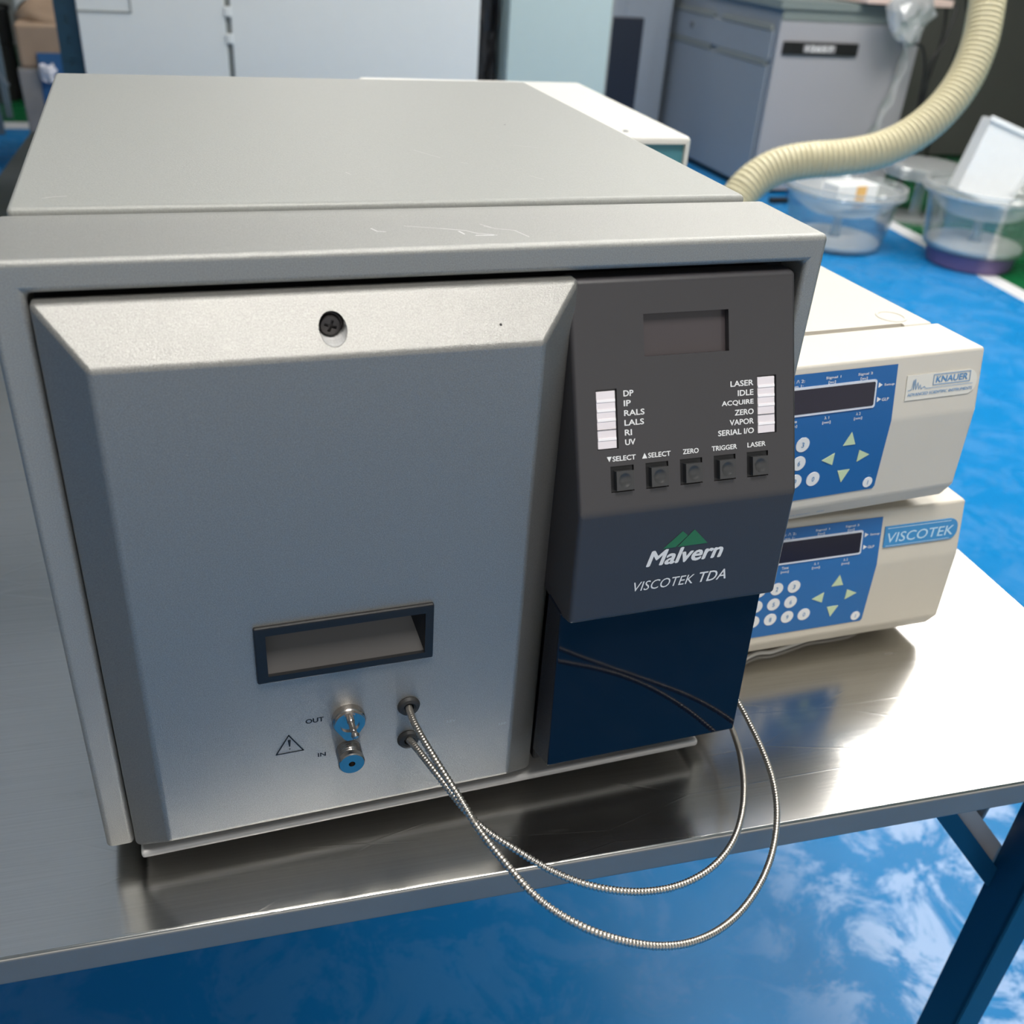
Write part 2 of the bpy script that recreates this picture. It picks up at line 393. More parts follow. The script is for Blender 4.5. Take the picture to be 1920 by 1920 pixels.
# blue area bounded by a white line on its far side and on its right; green beyond both
yl, yo = 6.36, 6.56
xr = lambda y: 3.62+(y-3)*.11
xo = lambda y: xr(y)+.10
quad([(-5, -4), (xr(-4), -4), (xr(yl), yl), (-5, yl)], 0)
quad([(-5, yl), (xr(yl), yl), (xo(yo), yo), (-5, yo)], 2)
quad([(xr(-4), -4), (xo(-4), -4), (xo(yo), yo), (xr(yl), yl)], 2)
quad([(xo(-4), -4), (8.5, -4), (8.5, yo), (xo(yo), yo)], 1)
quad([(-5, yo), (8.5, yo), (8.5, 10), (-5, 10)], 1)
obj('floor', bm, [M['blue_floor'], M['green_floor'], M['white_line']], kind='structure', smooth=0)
bm = BM(); box(bm, -5, 8.5, 10, 10.15, Zf, 2.4); obj('wall_back', bm, M['wall'], kind='structure')
bm = BM(); box(bm, 8.5, 8.65, -4, 10.15, Zf, 2.4); obj('wall_right', bm, M['wall'], kind='structure')
bm = BM(); box(bm, -5.15, -5, -4, 10.15, Zf, 2.4); obj('wall_left', bm, M['wall'], kind='structure')
bm = BM(); box(bm, -5.15, 8.65, -4, 10.15, 2.4, 2.5); obj('ceiling', bm, M['ceil'], kind='structure')

# glowing ceiling sheets added to brighten the table's left reflection and give soft fill
for k, (x0, x1, y0, y1) in enumerate(((-3.6, -.25, .6, 3.6), (-3.6, .1, 4.0, 7.6))):
    bm = BM(); box(bm, x0, x1, y0, y1, 2.385, 2.399); obj('added_glow_sheet_%d' % (k+1), bm, M['glow_sheet'], kind='structure')

# ceiling lights
def ceiling_light(cx, cy, lx, ly, label):
    t = thing('ceiling_light', label, 'ceiling light', (cx, cy, 2.4), 0, 'recessed ceiling lights')
    b = BM(); f = .03
    for a in ((-lx/2-f, -lx/2, -ly/2-f, ly/2+f), (lx/2, lx/2+f, -ly/2-f, ly/2+f), (-lx/2, lx/2, -ly/2-f, -ly/2), (-lx/2, lx/2, ly/2, ly/2+f)):
        box(b, *a, -.03, 0)
    obj('frame', b, M['lampframe'], t)
    b = BM(); box(b, -lx/2, lx/2, -ly/2, ly/2, -.022, -.002); obj('diffuser', b, M['lamp2'] if cy < 0 else M['lamp'], t)
LIGHTS = [(1.75, 1.5, 1.08, .88, 'over the floor just right of the steel table'), (2.9, 1.5, 1.08, .88, 'right of the steel table, second from it'), (4.05, 1.5, 1.08, .88, 'near the right wall side of the front row'),
          (1.75, 2.45, 1.08, .88, 'over the floor beside the white cased instrument'), (2.9, 2.45, 1.08, .88, 'over the floor between table and clear tubs'), (4.05, 2.45, 1.08, .88, 'over the clear tubs'),
          (0.35, -0.72, .60, .85, 'over the front of the grey analyser'), (0.8, 5.0, 1.0, .8, 'over the tall white cabinet'), (3.2, 5.4, 1.0, .8, 'over the grey floor cabinet'), (1.6, 7.4, 1.0, .8, 'over the green floor at the back')]
for cx, cy, lx, ly, lb in LIGHTS:
    ceiling_light(cx, cy, lx, ly, 'lit white ceiling panel '+lb)

# ------------------------------------------------------------------ steel work table
TZ = -.018
t = thing('work_table', 'stainless steel topped work table with petrol blue legs carrying the grey analyser', 'table', (.8046, -.1069, TZ), R(-3.77))
TW, TL = 1.17, 2.32
bm = BM(); box(bm, -TW, 0, 0, TL, -.024, 0, .0028, 3)
for f in bm.faces:
    if abs(f.normal.z) < .3: f.material_index = 1
obj('tabletop', bm, [M['steel'], M['apron']], t, label='brushed stainless steel top with scratches')
for lx, ly in ((-.0725, .030), (-TW+.0725, .030), (-.0725, TL-.030), (-TW+.0725, TL-.030)):
    s = 1 if lx > -TW/2 else -1
    b = BM()
    # angle iron: a front flange and a side flange
    ya, yb = (ly-.020, ly+.017) if ly < 1 else (ly+.020, ly-.017)
    fy0, fy1 = sorted((ya, ya+(.005 if ly < 1 else -.005)))
    box(b, lx-.0155, lx+.0155, fy0, fy1, -.782, -.024, .0008, 1)
    xs = sorted((lx-s*.0155, lx-s*.0105)); box(b, xs[0], xs[1], min(ya, yb), max(ya, yb), -.782, -.024, .0008, 1)
    obj('leg', b, M['petrol'], t)
# braces at the front right corner, along x
b = BM(); prism(b, [(-.2255, -.024), (-.206, -.024), (-.0865, -.167), (-.0865, -.1935)], 'y', .041, .046); obj('brace', b, M['petrol'], t)
b = BM(); prism(b, [(-.206, -.024), (-.188, -.024), (-.067, -.166), (-.067, -.192)], 'y', .049, .057); obj('brace', b, M['galv'], t, label='bare metal brace')
b = BM(); lathe(b, [(0, 0), (.006, 0), (.011, .010), (.013, .040), (.013, .078), (0, .078)], (-.113, .068, -.126), (0, 0, 1), 12); obj('corner_bracket', b, M['grey_m'], t, label='dull grey bracket under the top')
for a in ((-TW+.10, -.12, .100, .120), (-TW+.10, -.12, TL-.08, TL-.05)):
    b = BM(); box(b, *a, -.034, -.024); obj('cross_rail', b, M['petrol'], t)
for a in ((-TW+.07, -TW+.10), (-.10, -.07)):
    b = BM(); box(b, *a, .08, TL-.08, -.034, -.024); obj('side_rail', b, M['petrol'], t)

# ------------------------------------------------------------------ the big grey analyser
A = thing('laboratory_analyser', 'large silver grey bench instrument with a wide angled door and black control panel', 'lab instrument', (0, 0, 0))
H = .376
# front bezel: inverted U
bm = BM()
prism(bm, [(0, 0), (.0165, 0), (.0165, .3605), (.419, .3605), (.419, 0), (.431, 0), (.431, H), (0, H)], 'y', 0, .074, .0035, 4)
obj('front_bezel', bm, M['bezel'], A, smooth=50)
# folded cover behind it
bm = BM(); box(bm, .0050, .4185, .0735, .4945, .004, .3792, .0030, 3); obj('cover', bm, M['cover'], A, smooth=50)
# scratches in the paint of the cover and the bezel top
F = Frame((0, 0, H), (1, 0, 0), (0, 1, 0)); F2 = Frame((0, 0, .3792), (1, 0, 0), (0, 1, 0)); M['scratch'] = simple('dull scratch', (.55, .55, .53, 1), .5)
def scr(F, pts, wd=.0004):
    b = BM(); stroke(b, F, pts, wd, lift=.00008); obj('paint_scratch', b, M['ink'] if F.o.z < .378 else M['scratch'], A, smooth=0)
for pts_, wd in (([(.178, .034), (.180, .029), (.184, .0275)], .0006), ([(.214, .031), (.226, .026), (.230, .021), (.240, .0165)], .0005), ([(.229, .017), (.238, .0165)], .0008),
                 ([(.238, .033), (.243, .028), (.252, .024), (.256, .012)], .0004), ([(.222, .025), (.2235, .020)], .0008), ([(.196, .037), (.214, .031)], .0003), ([(.237, .037), (.241, .031)], .0003)):
    scr(F, pts_, wd)
for pts_, wd in (([(.021, .091), (.026, .0935), (.032, .0945)], .0006), ([(.240, .20), (.248, .185), (.252, .178)], .0003), ([(.186, .135), (.184, .140)], .0004),
                 ([(.262, .165), (.266, .161)], .0003), ([(.315, .215), (.330, .207)], .0003), ([(.296, .128), (.302, .118)], .0003)):
    scr(F2, pts_, wd)
# black inner chassis seen in the gaps
bm = BM(); box(bm, .0168, .4187, .0230, .072, .003, .3602); obj('inner_chassis', bm, M['black'], A, label='black inner chassis')
bm = BM(); box(bm, .2810, .4110, -.006, .024, .012, .200, .001, 1); obj('panel_backing', bm, M['black'], A, label='black panel backing')
# bottom tray lip and feet
bm = BM(); box(bm, .0200, .4120, -.0095, .40, -.0045, .0015, .0022, 3); obj('bottom_tray', bm, M['lip'], A, label='pale bottom tray lip')
for fx, fy in ((.05, .07), (.38, .07), (.05, .44), (.38, .44)):
    b = BM(); lathe(b, [(.014, .0), (.016, .003), (.018, .0145)], (fx, fy, -.018), (0, 0, 1), 24)
    if fy > .4: lathe(b, [(.018, .0), (.018, .009)], (fx, fy, -.0045), (0, 0, 1), 24)
    obj('foot', b, M['rubber'], A)
# door: rectangular tray with 45 degree facets
bm = BM()
o_ = (.0175, .2795, .0035, .3575); i_ = (.0390, .2545, .0265, .3335)
def ring(x0, x1, z0, z1, y): return [bm.verts.new((x, y, z)) for x, z in ((x0, z0), (x1, z0), (x1, z1), (x0, z1))]
r0 = ring(*o_, .004); r1 = ring(*o_, -.0045); r2 = ring(*i_, -.027)
bm.faces.new(r0); bm.faces.new(r2)
for a, b in ((r0, r1), (r1, r2)):
    for k in range(4): bm.faces.new((a[k], b[k], b[(k+1) % 4], a[(k+1) % 4]))
bmesh.ops.recalc_face_normals(bm, faces=bm.faces)
es = [e for e in bm.edges if not (e.verts[0] in r0 and e.verts[1] in r0)]
bmesh.ops.bevel(bm, geom=es, offset=.0022, segments=4, affect='EDGES', profile=.5)
c1 = BM(); box(c1, .1005, .1985, -.04, .02, .1415, .1780)
c2 = BM(); lathe(c2, [(.0068, 0), (.0068, .05)], (.1490, -.0045, .3435), (0, -1, 0), 40)
bm = cut(bm, [c1, c2])
door = obj('door', bm, M['door'], A, smooth=25, label='silver bevelled door')
# slot lining and its screw
bm = BM()
n = 32; rr = .00675
ring0 = [bm.verts.new((.1490+rr*math.cos(2*math.pi*k/n), -.0046, .3435+rr*math.sin(2*math.pi*k/n))) for k in range(n)]
bm.faces.new(ring0)
for k in range(n):
    an = 2*math.pi*k/n
    if math.sin(an) < .35 and math.sin(2*math.pi*(k+1)/n) < .36:
        def vv(q):
            a_ = 2*math.pi*q/n; z = .3435+rr*math.sin(a_); y = -(.0045+(.3575-z)/.024*.0225)+.0006
            return bm.verts.new((.1490+rr*math.cos(a_), max(y, -.0265), z))
        q0, q1 = vv(k), vv(k+1); bm.faces.new((ring0[k], ring0[(k+1) % n], q1, q0))
obj('slot_wall', bm, M['raw'], door, label='scraped bare metal inside the screw slot')
bm = BM()
sc = Vector((.1487, -.0046, .3428))
lathe(bm, [(.0066, 0), (.0066, .0035), (.0060, .0042), (.0055, .0042), (.0053, .0034), (.0051, .0034), (.0051, .0062), (.0046, .0071), (0, .0078)], sc, (0, -1, 0), 40)
cr = []
for ang in (20, 110):
    c = BM(); box(c, -.0031, .0031, -.02, .0003, -.00075, .00075)
    bmesh.ops.rotate(c, verts=c.verts, matrix=Matrix.Rotation(R(ang), 3, 'Y')); bmesh.ops.translate(c, verts=c.verts, vec=sc+Vector((0, -.0056, 0))); cr.append(c)
bm = cut(bm, cr)
obj('screw', bm, simple('blackened screw', (.07, .065, .065, 1), .35, .7), door, label='dark cross head screw')
# handle
hd = BM(); box(hd, .0988, .2000, -.0295, -.0262, .1400, .1795, .0012, 2)
c = BM(); box(c, .1050, .1948, -.05, 0, .1450, .1738)
hd = cut(hd, [c]); handle = obj('door_handle', hd, M['black'], door, label='black recessed pull handle')
b = BM()   # pocket: sloping face, two triangular cheeks, top
def face(pp): b.faces.new([b.verts.new(q) for q in pp])
x0, x1, z0, z1, yf, yb = .1050, .1948, .1450, .1739, -.0270, -.0110
xt = .1862
face([(x0, yf, z0), (x1, yf, z0), (xt, yb, z1), (x0, yb, z1)])
obj('handle_pocket', b, M['handleface'], handle, label='dark grey sloping pocket')
b = BM()
face([(x0, yf, z0), (x0, yb, z1), (x0, yf, z1)]); face([(x1, yf, z0), (x1, yf, z1), (xt, yb, z1)]); face([(x0, yf, z1), (x1, yf, z1), (xt, yb, z1), (x0, yb, z1)])
obj('pocket_cheeks', b, M['black'], handle)
# lettering of the door
FD = Frame((0, -.027, 0), (1, 0, 0), (0, 0, 1))
b = BM()
text(b, 'OUT', FD, .1240, .1027, .0108, .0034, .030); text(b, 'IN', FD, .1302, .0742, .0048, .0030, .030)
stroke(b, FD, [(.1059, .0822), (.1217, .0822), (.1138, .0960)], .0008, closed=True)
poly(b, FD, [(.1130, .0925), (.1148, .0925), (.1143, .0870), (.1135, .0870)]); poly(b, FD, [(.1135, .0855), (.1143, .0855), (.1143, .0847), (.1135, .0847)])
obj('door_lettering', b, M['blackink'], door, smooth=0)
M['faint'] = simple('faint worn print', (.42, .44, .46, 1), .5)
b = BM(); text(b, '22V', FD, .2100, .0832, .0065, .0018); obj('faint_mark', b, M['faint'], door, smooth=0)
b = BM(); text(b, '35P', FD, .2450, .0728, .0055, .0018); obj('faint_mark', b, M['faint'], door, smooth=0)
# outlet fitting
out = BM(); lathe(out, [(.0097, 0), (.0100, .001), (.0100, .0045), (.0094, .0053), (0, .0053)], (.1490, -.027, .1028), (0, -1, 0), 48)
pf = obj('outlet_fitting', out, M['chrome'], door, label='polished outlet fitting')
b = BM(); Fo = Frame((.149, -.0325, .1028), (1, 0, 0), (0, 0, 1))
pts = [(.0090*math.cos(R(a)), .0090*math.sin(R(a))) for a in range(-20, 201, 10)]+[(-.0032, -.0118), (-.0018, -.0128), (.0018, -.0128), (.0032, -.0118)]
poly(b, Fo, [(a_, c_+.0002) for a_, c_ in pts], .0018, .0020)
rr_ = [(.0058*math.cos(R(a)), .0058*math.sin(R(a))-.0002) for a in range(0, 360, 15)]
c_ = BM(); poly(c_, Fo, rr_, .006, .0055); b = cut(b, [c_]); obj('teardrop_plate', b, M['chrome'], pf)
b = BM(); lathe(b, [(.0036, 0), (.0036, .0025)], (.149, -.0323, .1085), (0, -1, 0), 6)
lathe(b, [(.0023, 0), (.0023, .004), (.0020, .0045), (.0019, .005), (.0019, .0110), (.0014, .0120)], (.149, -.0340, .1085), (0.02, -1, -.06), 20)
lathe(b, [(.0004, -.0024), (.0016, -.0019), (.0025, 0), (.0018, .0018), (0.0004, .0026)], (.1496, -.0478, .1072), (.1, -.9, -.3), 20)
obj('stud', b, M['chrome'], pf)
# inlet knob
b = BM(); prof = [(.0078, 0)]
for k in range(5): prof += [(.0078, .001+k*.0016), (.0075, .0016+k*.0016)]
prof += [(.0080, .0092), (.0080, .0118), (.0074, .0125), (.0020, .0125), (.0020, .005), (0, .005)]
lathe(b, prof, (.1487, -.027, .0757), (0, -1, 0), 48); obj('inlet_knob', b, M['chrome'], door, label='polished knurled inlet knob')
# rubber grommets of the two steel tubes
for z in (.1035, .0760):
    b = BM(); lathe(b, [(.0068, 0), (.0070, .001), (.0060, .0028), (.0042, .0034), (.0030, .0026), (.0026, 0)], (.1860, -.027, z), (0, -1, 0), 36); obj('grommet', b, M['rubber'], door, label='black rubber grommet')

# control panel -------------------------------------------------------------
bm = BM()
X0, X1 = .2755, .4135
prism(bm, [(.014, .3560), (-.0002, .3560), (-.0474, .2390), (-.0504, .1665), (-.0385, .1625), (.014, .1625)], 'x', X0, X1, .0028, 4)
PO = Vector((0, -.0002, .3560)); PU = Vector((0, .0472, .1170)).normalized()
FP = Frame(PO, (1, 0, 0), PU)       # b runs up the sloping face, negative below the top edge
def slab(bm, F, x0, x1, y0, y1, c0, c1, bev=0):
    tmp = BM(); box(tmp, x0, x1, y0, y1, c0, c1, bev, 2); mp = {}
    for v in tmp.verts: mp[v] = bm.verts.new(F.p(v.co.x, v.co.y, v.co.z))
    for f in tmp.faces: bm.faces.new([mp[v] for v in f.verts])
    tmp.free(); return bm
BX = [.3019, .3231, .3444, .3658, .3872]
cs = [slab(BM(), FP, .3176, .3698, -.0420, -.0192, -.0048, .01), slab(BM(), FP, .2878, .3003, -.0907, -.0580, -.0015, .01), slab(BM(), FP, .3874, .4000, -.0905, -.0573, -.0015, .01)]
for x in BX: cs.append(slab(BM(), FP, x-.0070, x+.0070, -.1150, -.1004, -.0022, .01))
bm = cut(bm, cs)
panel = obj('control_panel', bm, M['charcoal'], A, smooth=35, label='charcoal control panel hood')
b = slab(BM(), FP, .3176, .3698, -.0420, -.0192, -.0052, -.0040); obj('display', b, M['screen'], panel, label='blank dark display window')
for xa, xb, ya, yb in ((.2882, .2993, -.0903, -.0590), (.3878, .3989, -.0901, -.0580)):
    b = slab(BM(), FP, xa, xb, ya, yb, -.0014, -.0002, .0002)
    st = obj('indicator_strip', b, M['led'], panel, label='white indicator light strip')
    n = 6; L = yb-ya
    b = BM()
    for k in (1, 2, 3, 5):
        yy = yb-L*k/n; slab(b, FP, xa+.0001, xb-.0001, yy-.0007, yy+.0007, -.0008, .0001)
    obj('strip_divider', b, M['ledb'], st)
    b = slab(BM(), FP, xa, xb, yb-L*4/n-.0001, yb-L*4/n+.0001, -.0008, .0002); obj('strip_joint', b, M['blackink'], st)
for x in BX:
    b = BM(); slab(b, FP, x-.0066, x+.0066, -.1147, -.1007, -.0021, -.0010)
    sk = obj('push_button', b, M['black'], panel, smooth=40, label='square black push button')
    b = BM(); N = 21; a0, a1, c0, c1 = x-.0046, x+.0058, -.1138, -.1030; cx, cy = (a0+a1)/2, (c0+c1)/2
    g = []
    for q in range(N):
        r_ = []
        for k in range(N):
            px_, py_ = a0+(a1-a0)*k/(N-1), c0+(c1-c0)*q/(N-1); dd = math.hypot(px_-cx, py_-cy)/.0041
            r_.append(b.verts.new(FP.p(px_, py_, .0026-(.0011*(1-dd*dd) if dd < 1 else 0))))
        g.append(r_)
    for q in range(N-1):
        for k in range(N-1): b.faces.new((g[q][k], g[q][k+1], g[q+1][k+1], g[q+1][k]))
    rim_ = g[0]+[g[q][-1] for q in range(1, N)]+g[-1][-2::-1]+[g[q][0] for q in range(N-2, 0, -1)]
    low = [b.verts.new(v.co-FP.n*.0045) for v in rim_]
    for k in range(len(rim_)): b.faces.new((rim_[k], low[k], low[(k+1) % len(low)], rim_[(k+1) % len(rim_)]))
    obj('button_cap', b, M['cap'], sk, smooth=25, label='black cap with a round dish')
b = BM()
def t_left(s, x, yc, w): text(b, s, FP, x, -yc-.00155, w, .0031, .024)
for k, (s, wd) in enumerate((('DP', .0060), ('IP', .0042), ('RALS', .0123), ('LALS', .0118), ('RI', .0043), ('UV', .0062))):
    t_left(s, .3042, .0610+k*.00535, wd)
for k, (s, wd) in enumerate((('LASER', .0148), ('IDLE', .0102), ('ACQUIRE', .0205), ('ZERO', .0123), ('VAPOR', .0157), ('SERIAL I/O', .0232))):
    t_left(s, .3850-wd, .0607+k*.00545, wd)
for s, x, wd in (('SELECT', .2963, .0140), ('SELECT', .3178, .0139), ('ZERO', .3393, .0100), ('TRIGGER', .3576, .0162), ('LASER', .3806, .0120)):
    text(b, s, FP, x, -.0976, wd, .0027, .024)
poly(b, FP, [(.2929, -.0948), (.2958, -.0948), (.29435, -.0977)]); poly(b, FP, [(.3141, -.0977), (.3172, -.0977), (.31565, -.0946)])
obj('panel_lettering', b, M['ink'], panel, smooth=0)
# lower front of the hood with the maker's mark
d = Vector((0, -.0030, -.0725)).normalized()
FH = Frame((0, -.0474, .2390), (1, 0, 0), -d)
z_ = lambda z: z-.2390
b = BM()
text(b, 'Malvern', FH, .3205, z_(.1998), .0500, .0100, .034, .25); text(b, 'VISCOTEK', FH, .3143, z_(.1834), .0395, .0065, 0, .22); text(b, 'TDA', FH, .3572, z_(.1834), .0185, .0070, .010, .22)
obj('brand_lettering', b, M['ink'], panel, smooth=0)
b = BM(); poly(b, FH, [(.3300, z_(.2108)), (.3380, z_(.2108)), (.3450, z_(.2178)), (.3412, z_(.2212))]); poly(b, FH, [(.3392, z_(.2108)), (.3590, z_(.2108)), (.3488, z_(.2214))])
obj('hill_emblem', b, M['green'], panel, smooth=0, label='green twin hill emblem')
# smoked lower window
bm = BM(); prism(bm, [(-.0388, .1660), (-.0452, .0465), (-.0180, .0360), (-.0180, .1660)], 'x', .2745, .4120, .0012, 2)
obj('smoked_panel', bm, M['smoked'], A, smooth=40, label='glossy dark blue black lower panel')

# armoured steel tubes ------------------------------------------------------
TA = [(0.1858, -0.028, 0.1035), (0.1839, -0.0385, 0.1096), (0.1835, -0.0499, 0.1112), (0.1842, -0.0627, 0.114), (0.1867, -0.0769, 0.1131), (0.1896, -0.0911, 0.1126), (0.1924, -0.1024, 0.1106), (0.195, -0.1095, 0.1086), (0.197, -0.1166, 0.1066), (0.1996, -0.1237, 0.1021), (0.2032, -0.1365, 0.101), (0.2106, -0.155, 0.0989), (0.215, -0.1677, 0.0975), (0.2217, -0.1777, 0.0954), (0.2326, -0.1876, 0.0911), (0.2471, -0.1933, 0.0836), (0.2632, -0.1961, 0.0748), (0.2814, -0.1961, 0.0645), (0.2999, -0.1933, 0.0556), (0.3215, -0.1862, 0.0467), (0.3461, -0.1734, 0.0354), (0.3684, -0.1578, 0.0315), (0.3886, -0.1408, 0.0283), (0.4026, -0.1237, 0.0287), (0.4164, -0.1038, 0.0299), (0.426, -0.0825, 0.0299), (0.4335, -0.0584, 0.0292), (0.44, -0.03, 0.0263), (0.4417, -0.006, 0.0303), (0.444, 0.03, 0.033), (0.445, 0.07, 0.033)]
TB = [(0.1858, -0.028, 0.076), (0.1852, -0.0357, 0.0827), (0.1865, -0.0428, 0.0843), (0.1885, -0.057, 0.0879), (0.1918, -0.0683, 0.088), (0.1953, -0.0783, 0.0869), (0.1979, -0.0854, 0.0852), (0.1995, -0.0911, 0.0855), (0.2016, -0.0982, 0.0852), (0.2078, -0.1095, 0.0815), (0.2147, -0.118, 0.0795), (0.2218, -0.1251, 0.079), (0.2304, -0.1365, 0.0773), (0.241, -0.1464, 0.0749), (0.2525, -0.1535, 0.0723), (0.2672, -0.1578, 0.0668), (0.2868, -0.1592, 0.0594), (0.3093, -0.1564, 0.0512), (0.3301, -0.1507, 0.0469), (0.3493, -0.1422, 0.0444), (0.3676, -0.1294, 0.0427), (0.3846, -0.1095, 0.0404), (0.3996, -0.0868, 0.0366), (0.416, -0.0584, 0.026), (0.4305, -0.03, 0.0127), (0.4395, -0.008, 0.0096), (0.4435, 0.03, 0.008), (0.445, 0.07, 0.008)]
for P, lab in ((TA, 'longer braided steel tube from the upper grommet, hanging lower past the table edge'), (TB, 'shorter braided steel tube from the lower grommet, in the inner loop')):
    path = spline(smooth_path(P, 1), .00058)
    b = BM(); tube(b, path, lambda i: .00190+.00034*math.cos(i*2*math.pi/4), 10)
    obj('steel_tube', b, M['flex'], A, smooth=60, label=lab)

# ------------------------------------------------------------------ cream instruments on the right
PROF = [(0, 0), (-.010, -.047), (-.0125, -.112), (-.004, -.127), (.022, -.1325)]
def cream_instrument(name, label, loc, rz, body, memb, upper):
    t = thing(name, label, 'lab instrument', loc, rz)
    W_ = .205; D_ = .33
    bm = BM()
    n = len(PROF); cols = []
    for u in (-W_, 0):
        row_ = [bm.verts.new((u, v, z)) for v, z in PROF]
        top = bm.verts.new((u, .050, 0)); bot = bm.verts.new((u, .050, -.1325))
        ins = .010 if u == 0 else -.010
        row_[-1].co.x -= ins; bot.co.x -= ins
        cols.append(row_+[bot, top])
    a, b_ = cols
    bm.faces.new(a); bm.faces.new(b_[::-1])
    for i in range(len(a)): bm.faces.new((a[i], b_[i], b_[(i+1) % len(a)], a[(i+1) % len(a)]))
    bmesh.ops.recalc_face_normals(bm, faces=bm.faces)
    bmesh.ops.bevel(bm, geom=[e for e in bm.edges if not all(v.co.y > .04 for v in e.verts)], offset=.0025, segments=3, affect='EDGES', profile=.5)
    fas = obj('front_fascia', bm, body, t, smooth=35)
    bm = BM(); box(bm, -W_+.003, -.003, .0535, D_, -.128, -.0006, .0025, 3); 
    if upper:
        c = BM(); box(c, -.19, -.031, .050, .0580, -.010, .01); bm = cut(bm, [c])
    rc = obj('rear_case', bm, body, t, smooth=35)
    bm = BM(); box(bm, -W_+.01, -.01, .044, .060, -.126, -.0125); obj('inner_frame', bm, M['black'], t)
    if upper:      # finger hollow moulded into the lid
        b = BM(); lathe(b, [(.0125, 0), (.0118, .0009), (.0105, .0009), (.0098, 0)], (-.030, .072, -.0008), (0, 0, 1), 40)
        obj('moulded_ring', b, body, rc)
    for fu, fv in ((-.18, .04), (-.03, .04), (-.18, .29), (-.03, .29)):
        b = BM(); lathe(b, [(.007, 0), (.009, .002), (.009, .012)], (fu, fv, -.1400 if not upper else -.1385), (0, 0, 1), 20); obj('foot', b, M['rubber'], t)
    # frames of the two front planes
    f1 = Frame((0, 0, 0), (1, 0, 0), (0, .010, .047)); f2 = Frame((0, -.010, -.047), (1, 0, 0), (0, .0025, .065))
    def q(u, z, lift=.0006):
        if z > -.047:
            k = z/-.047; return f1.p(u, -k*math.hypot(.010, .047), lift)
        k = (z+.047)/-.065; return f2.p(u, -k*math.hypot(.0025, .065), lift)
    b = BM()
    zs = (-.0055, -.0466, -.0475, -.1036); nx = 2
    corners = [(-.2150, -.0820)]*4
    v0 = [[b.verts.new(q(u, z)) for u in (-.200, -.0825)] for z in (-.0055, -.0468, -.1015)]
    for r_a, r_b in zip(v0[:-1], v0[1:]): b.faces.new((r_a[0], r_a[1], r_b[1], r_b[0]))
    bl = [b.verts.new(q(u, -.1036)) for u in (-.1995, -.0840)]; b.faces.new((v0[2][0], v0[2][1], bl[1], bl[0]))
    mem = obj('membrane_panel', b, memb, t, label='blue membrane keypad panel', smooth=30)
    def Fr(z): return f1 if z > -.047 else f2
    def yy(z): return (z/.047)*math.hypot(.010, .047) if z > -.047 else ((z+.047)/.065)*math.hypot(.0025, .065)
    # display
    b = BM(); poly(b, f1, rrect(-.1960, -.1005, yy(-.0352), yy(-.0146), .002), .0014, .0008); fr = obj('display_frame', b, M['lcdframe'], mem)
    b = BM(); poly(b, f1, rrect(-.1945, -.1020, yy(-.0336), yy(-.0162), .0012), .0016, .0001); obj('display', b, M['lcd'], fr, label='dark blank display')
    # number keys
    rows = [(-.057, [('1', -.1915), ('2', -.1755), ('3', -.1595)]), (-.0720, [('4', -.1915), ('5', -.1755), ('6', -.1595)]), (-.0870, [('7', -.1915), ('8', -.1755), ('9', -.1595), ('0', -.1435)])]
    for z, ks in rows:
        for s, u in ks:
            b = BM(); poly(b, f2, [(u+.0058*math.cos(2*math.pi*k/24), yy(z)+.0058*math.sin(2*math.pi*k/24)) for k in range(24)], .0010, .0004)
            kk = obj('number_key', b, M['key'], mem)
            b = BM(); text(b, s, f2, u-.0011, yy(z)-.0020, .0022, .0040, .01, lift=.0012); obj('key_digit', b, M['blueink'], kk, smooth=0)
    for (u, z), dr in (((-.1170, -.0575), 'u'), ((-.1165, -.0882), 'd'), ((-.1335, -.0725), 'l'), ((-.1012, -.0728), 'r')):
        a_ = .0055
        sh = {'u': [(-a_, -a_*.9), (a_, -a_*.9), (0, a_)], 'd': [(-a_, a_*.9), (0, -a_), (a_, a_*.9)], 'l': [(-a_, 0), (a_*.9, -a_*.9), (a_*.9, a_*.9)], 'r': [(a_, 0), (-a_*.9, a_*.9), (-a_*.9, -a_*.9)]}[dr]
        b = BM(); poly(b, f2, [(u+p_[0], yy(z)+p_[1]) for p_ in sh], .0010, .0004); obj('arrow_key', b, M['arrow'], mem, label='pale green arrow key')
    b = BM(); u, z = -.0905, -.0972
    poly(b, f2, [(u+.0044*math.cos(2*math.pi*k/24), yy(z)+.0044*math.sin(2*math.pi*k/24)) for k in range(24)], .0010, .0004); kk = obj('power_key', b, M['key'], mem)
    b = BM(); text(b, 'I', f2, u-.0003, yy(z)-.0018, .0006, .0036, .0, lift=.0012); stroke(b, f2, [(u-.0012, yy(z)+.0062), (u+.0012, yy(z)+.0062), (u+.0012, yy(z)+.0068)], .0004, .0008); obj('key_mark', b, M['blueink'], kk, smooth=0)
    # print on the membrane
    L_ = .0008; th_ = .0022
    for nm_, items in (('signal_print', (('Signal 1', -.1460, -.0104, .0130), ('[au]', -.1435, -.0136, .0062), ('Signal 2', -.1180, -.0104, .0130), ('[au]', -.1155, -.0136, .0062), ('nts: /\\ 2:', -.1790, -.0106, .0150), ('0 sm 1:', -.1770, -.0140, .0120))),
                       ('unit_print', (('\u03bb 1', -.1440, -.0388, .0040), ('[nm]', -.1455, -.0424, .0072))), ('unit_print', (('\u03bb 2', -.1160, -.0388, .0040), ('[nm]', -.1175, -.0424, .0072))), ('unit_print', (('Time', -.1740, -.0388, .0062), ('[min]', -.1745, -.0424, .0072))),
                       ('menu_print', (('Setup', -.0932, -.0200, .0092), ('GLP', -.0940, -.0305, .0064)))):
        b = BM()
